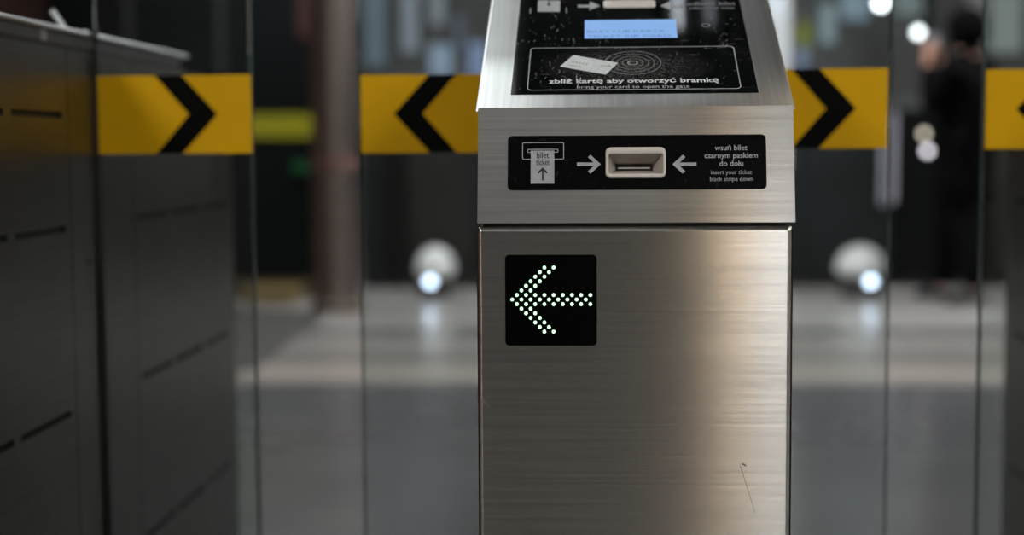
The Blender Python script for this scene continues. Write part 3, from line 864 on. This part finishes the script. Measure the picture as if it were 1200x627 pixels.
# fingers
for s, c_ in HANDS:
    for k in range(4):
        l = (.034, .040, .037, .029)[k]
        y = c_.y-s*.003; z0 = c_.z+.012; x = c_.x+.022-k*.016
        # knuckle row along x, fingers curling over the phone towards the middle
        a = Vector((x, y, z0)); b1 = a+Vector((-.004, -s*.012, l)); b2 = b1+Vector((-.004, -s*.022, l*.35)); b3 = b2+Vector((.002, -s*.014, -.012))
        skin_mesh('finger', [c_+Vector((x-c_.x, 0, 0)), a, b1, b2, b3], [(0, 1), (1, 2), (2, 3), (3, 4)], [.010, .0095, .009, .0085, .0075], SK, bodyp, root=0, sub=1)
    a = c_+Vector((.022, 0, -.01)); b1 = a+Vector((.018, -s*.018, .018)); b2 = b1+Vector((.0, -s*.016, .022))
    skin_mesh('thumb', [c_, a, b1, b2], [(0, 1), (1, 2), (2, 3)], [.012, .011, .010, .009], SK, bodyp, root=0, sub=1)
# face
def blob(name, c_, rad, mat, parent):
    b = bmesh.new(); bmesh.ops.create_uvsphere(b, u_segments=14, v_segments=10, radius=1)
    for v in b.verts: v.co = Vector((c_[0]+v.co.x*rad[0], c_[1]+v.co.y*rad[1], c_[2]+v.co.z*rad[2]))
    o_ = obj(name, b, mat, None, smooth=True); o_.parent = parent; return o_
blob('nose', (-.130, 0, 1.615), (.016, .011, .020), SK, bodyp)
blob('chin', (-.095, 0, 1.553), (.028, .034, .022), SK, bodyp)
blob('lips', (-.119, 0, 1.583), (.008, .022, .007), plain('lips', (.35, .10, .09), .5), bodyp)
for s in (-1, 1):
    blob('ear', (-.03, s*.076, 1.615), (.018, .008, .030), SK, bodyp)
    blob('eye', (-.110, s*.029, 1.635), (.010, .013, .008), plain('eye', (.6, .6, .58), .3), bodyp)
    blob('eyebrow', (-.115, s*.029, 1.655), (.006, .018, .004), HAIR, bodyp)
b = bmesh.new(); bmesh.ops.create_uvsphere(b, u_segments=28, v_segments=18, radius=1)
for v in b.verts:
    x, y, z = v.co
    fr = .80 if (x < -.35 and z < .35) else 1.0
    v.co = Vector((-.016+x*.108*fr, y*.094, 1.645+z*.094*(1.3 if (z < 0 and x > -.3) else 1)))
o_ = obj('hair', b, HAIR, None, smooth=True); o_.parent = per
per.rotation_euler.z = R(-48)
b = bmesh.new(); bmesh.ops.create_uvsphere(b, u_segments=32, v_segments=20, radius=1)
for v in b.verts:
    x, y, z = v.co
    v.co = Vector((-.012+x*.128, y*.112, 1.635+z*.122*(1.25 if z < 0 else 1)))
bmesh.ops.delete(b, geom=[f for f in b.faces if f.calc_center_median().x < -.105], context='FACES')
r_ = bmesh.ops.solidify(b, geom=b.faces[:], thickness=.008)
o_ = obj('hood', b, COAT, None, smooth=True); o_.parent = per
# coat: torso with skirt and sleeves
V = []; E = []; Rd = []
c0 = av((-.01, 0, .86), (.150, .195))
c1 = av((-.005, 0, 1.02), (.145, .195), c0)
c2 = av((-.005, 0, 1.20), (.148, .20), c1)
c3 = av((.005, 0, 1.37), (.135, .195), c2)
c4 = av((-.01, 0, 1.465), (.078, .085), c3)
c5 = av((-.015, 0, 1.515), (.068, .072), c4)
for s in (-1, 1):
    sh = av((0, s*.185, 1.395), .078, c3)
    el = av((-.10, s*.235, 1.145), .062, sh)
    fo = av((-.18, s*.14, 1.295), .053, el)
    av((-.226, s*.075, 1.42), .043, fo)
coat = skin_mesh('coat', V, E, Rd, COAT, per, root=0)
skt = lathe([(.155, .60), (.168, .605), (.165, .72), (.155, .86), (.140, .98), (.12, 1.02)], (0, 0, 0), 28)
for v in skt.verts: v.co.y *= 1.22; v.co.x -= .012
o_ = obj('coat_skirt', skt, COAT, None, smooth=True); o_.parent = coat
# trousers
V = []; E = []; Rd = []
p0 = av((0, 0, .93), (.125, .16))
for s, k, a in ((1, (-.20, .10, .50), (-.222, .10, .075)), (-1, (.03, -.10, .50), (.155, -.10, .09))):
    h_ = av(((-.02 if s > 0 else .01), s*.095, .86), .108, p0)
    kk = av(k, .082, h_); av(a, .074, kk)
skin_mesh('trousers', V, E, Rd, TROU, per, root=0)
def shoe(x, y, z, tilt):
    b = bmesh.new(); bmesh.ops.create_uvsphere(b, u_segments=18, v_segments=10, radius=1)
    for v in b.verts:
        hgt = .058 if v.co.x > 0 else .058-.022*min(1, -v.co.x*1.2)
        v.co = Vector((v.co.x*.145, v.co.y*.05, max(-.02, v.co.z*hgt)+.02))
    bmesh.ops.transform(b, matrix=Matrix.Translation((x, y, z)) @ Matrix.Rotation(tilt, 4, 'Y'), verts=b.verts[:])
    o_ = obj('shoe', b, SHOE, None, smooth=True); o_.parent = per
shoe(-.30, .10, .0, 0)
shoe(.07, -.10, .018, R(-10))
ph = obj('smartphone', box(-.292, -.212, -.008, .002, 1.50, 1.60, .006, 2), plain('phone', (.25, .27, .30), .3))
ph.data.transform(Matrix.Translation((0, 0, -1.50))); ph.location = Vector((PX_, 9.0, 1.50)); ph.rotation_euler.z = R(-48)
tag(ph, 'pale smartphone held up in both hands by the person in black', 'phone')

# ------------------------------------------------------------------ world and view
wd = bpy.data.worlds.new('world'); S.world = wd; wd.use_nodes = True
wd.node_tree.nodes['Background'].inputs[0].default_value = (.5, .55, .6, 1)
wd.node_tree.nodes['Background'].inputs[1].default_value = .05
S.view_settings.view_transform = 'Standard'
S.view_settings.look = 'None'
S.view_settings.gamma = 1
S.view_settings.exposure = 0
S.view_settings.use_curve_mapping = False
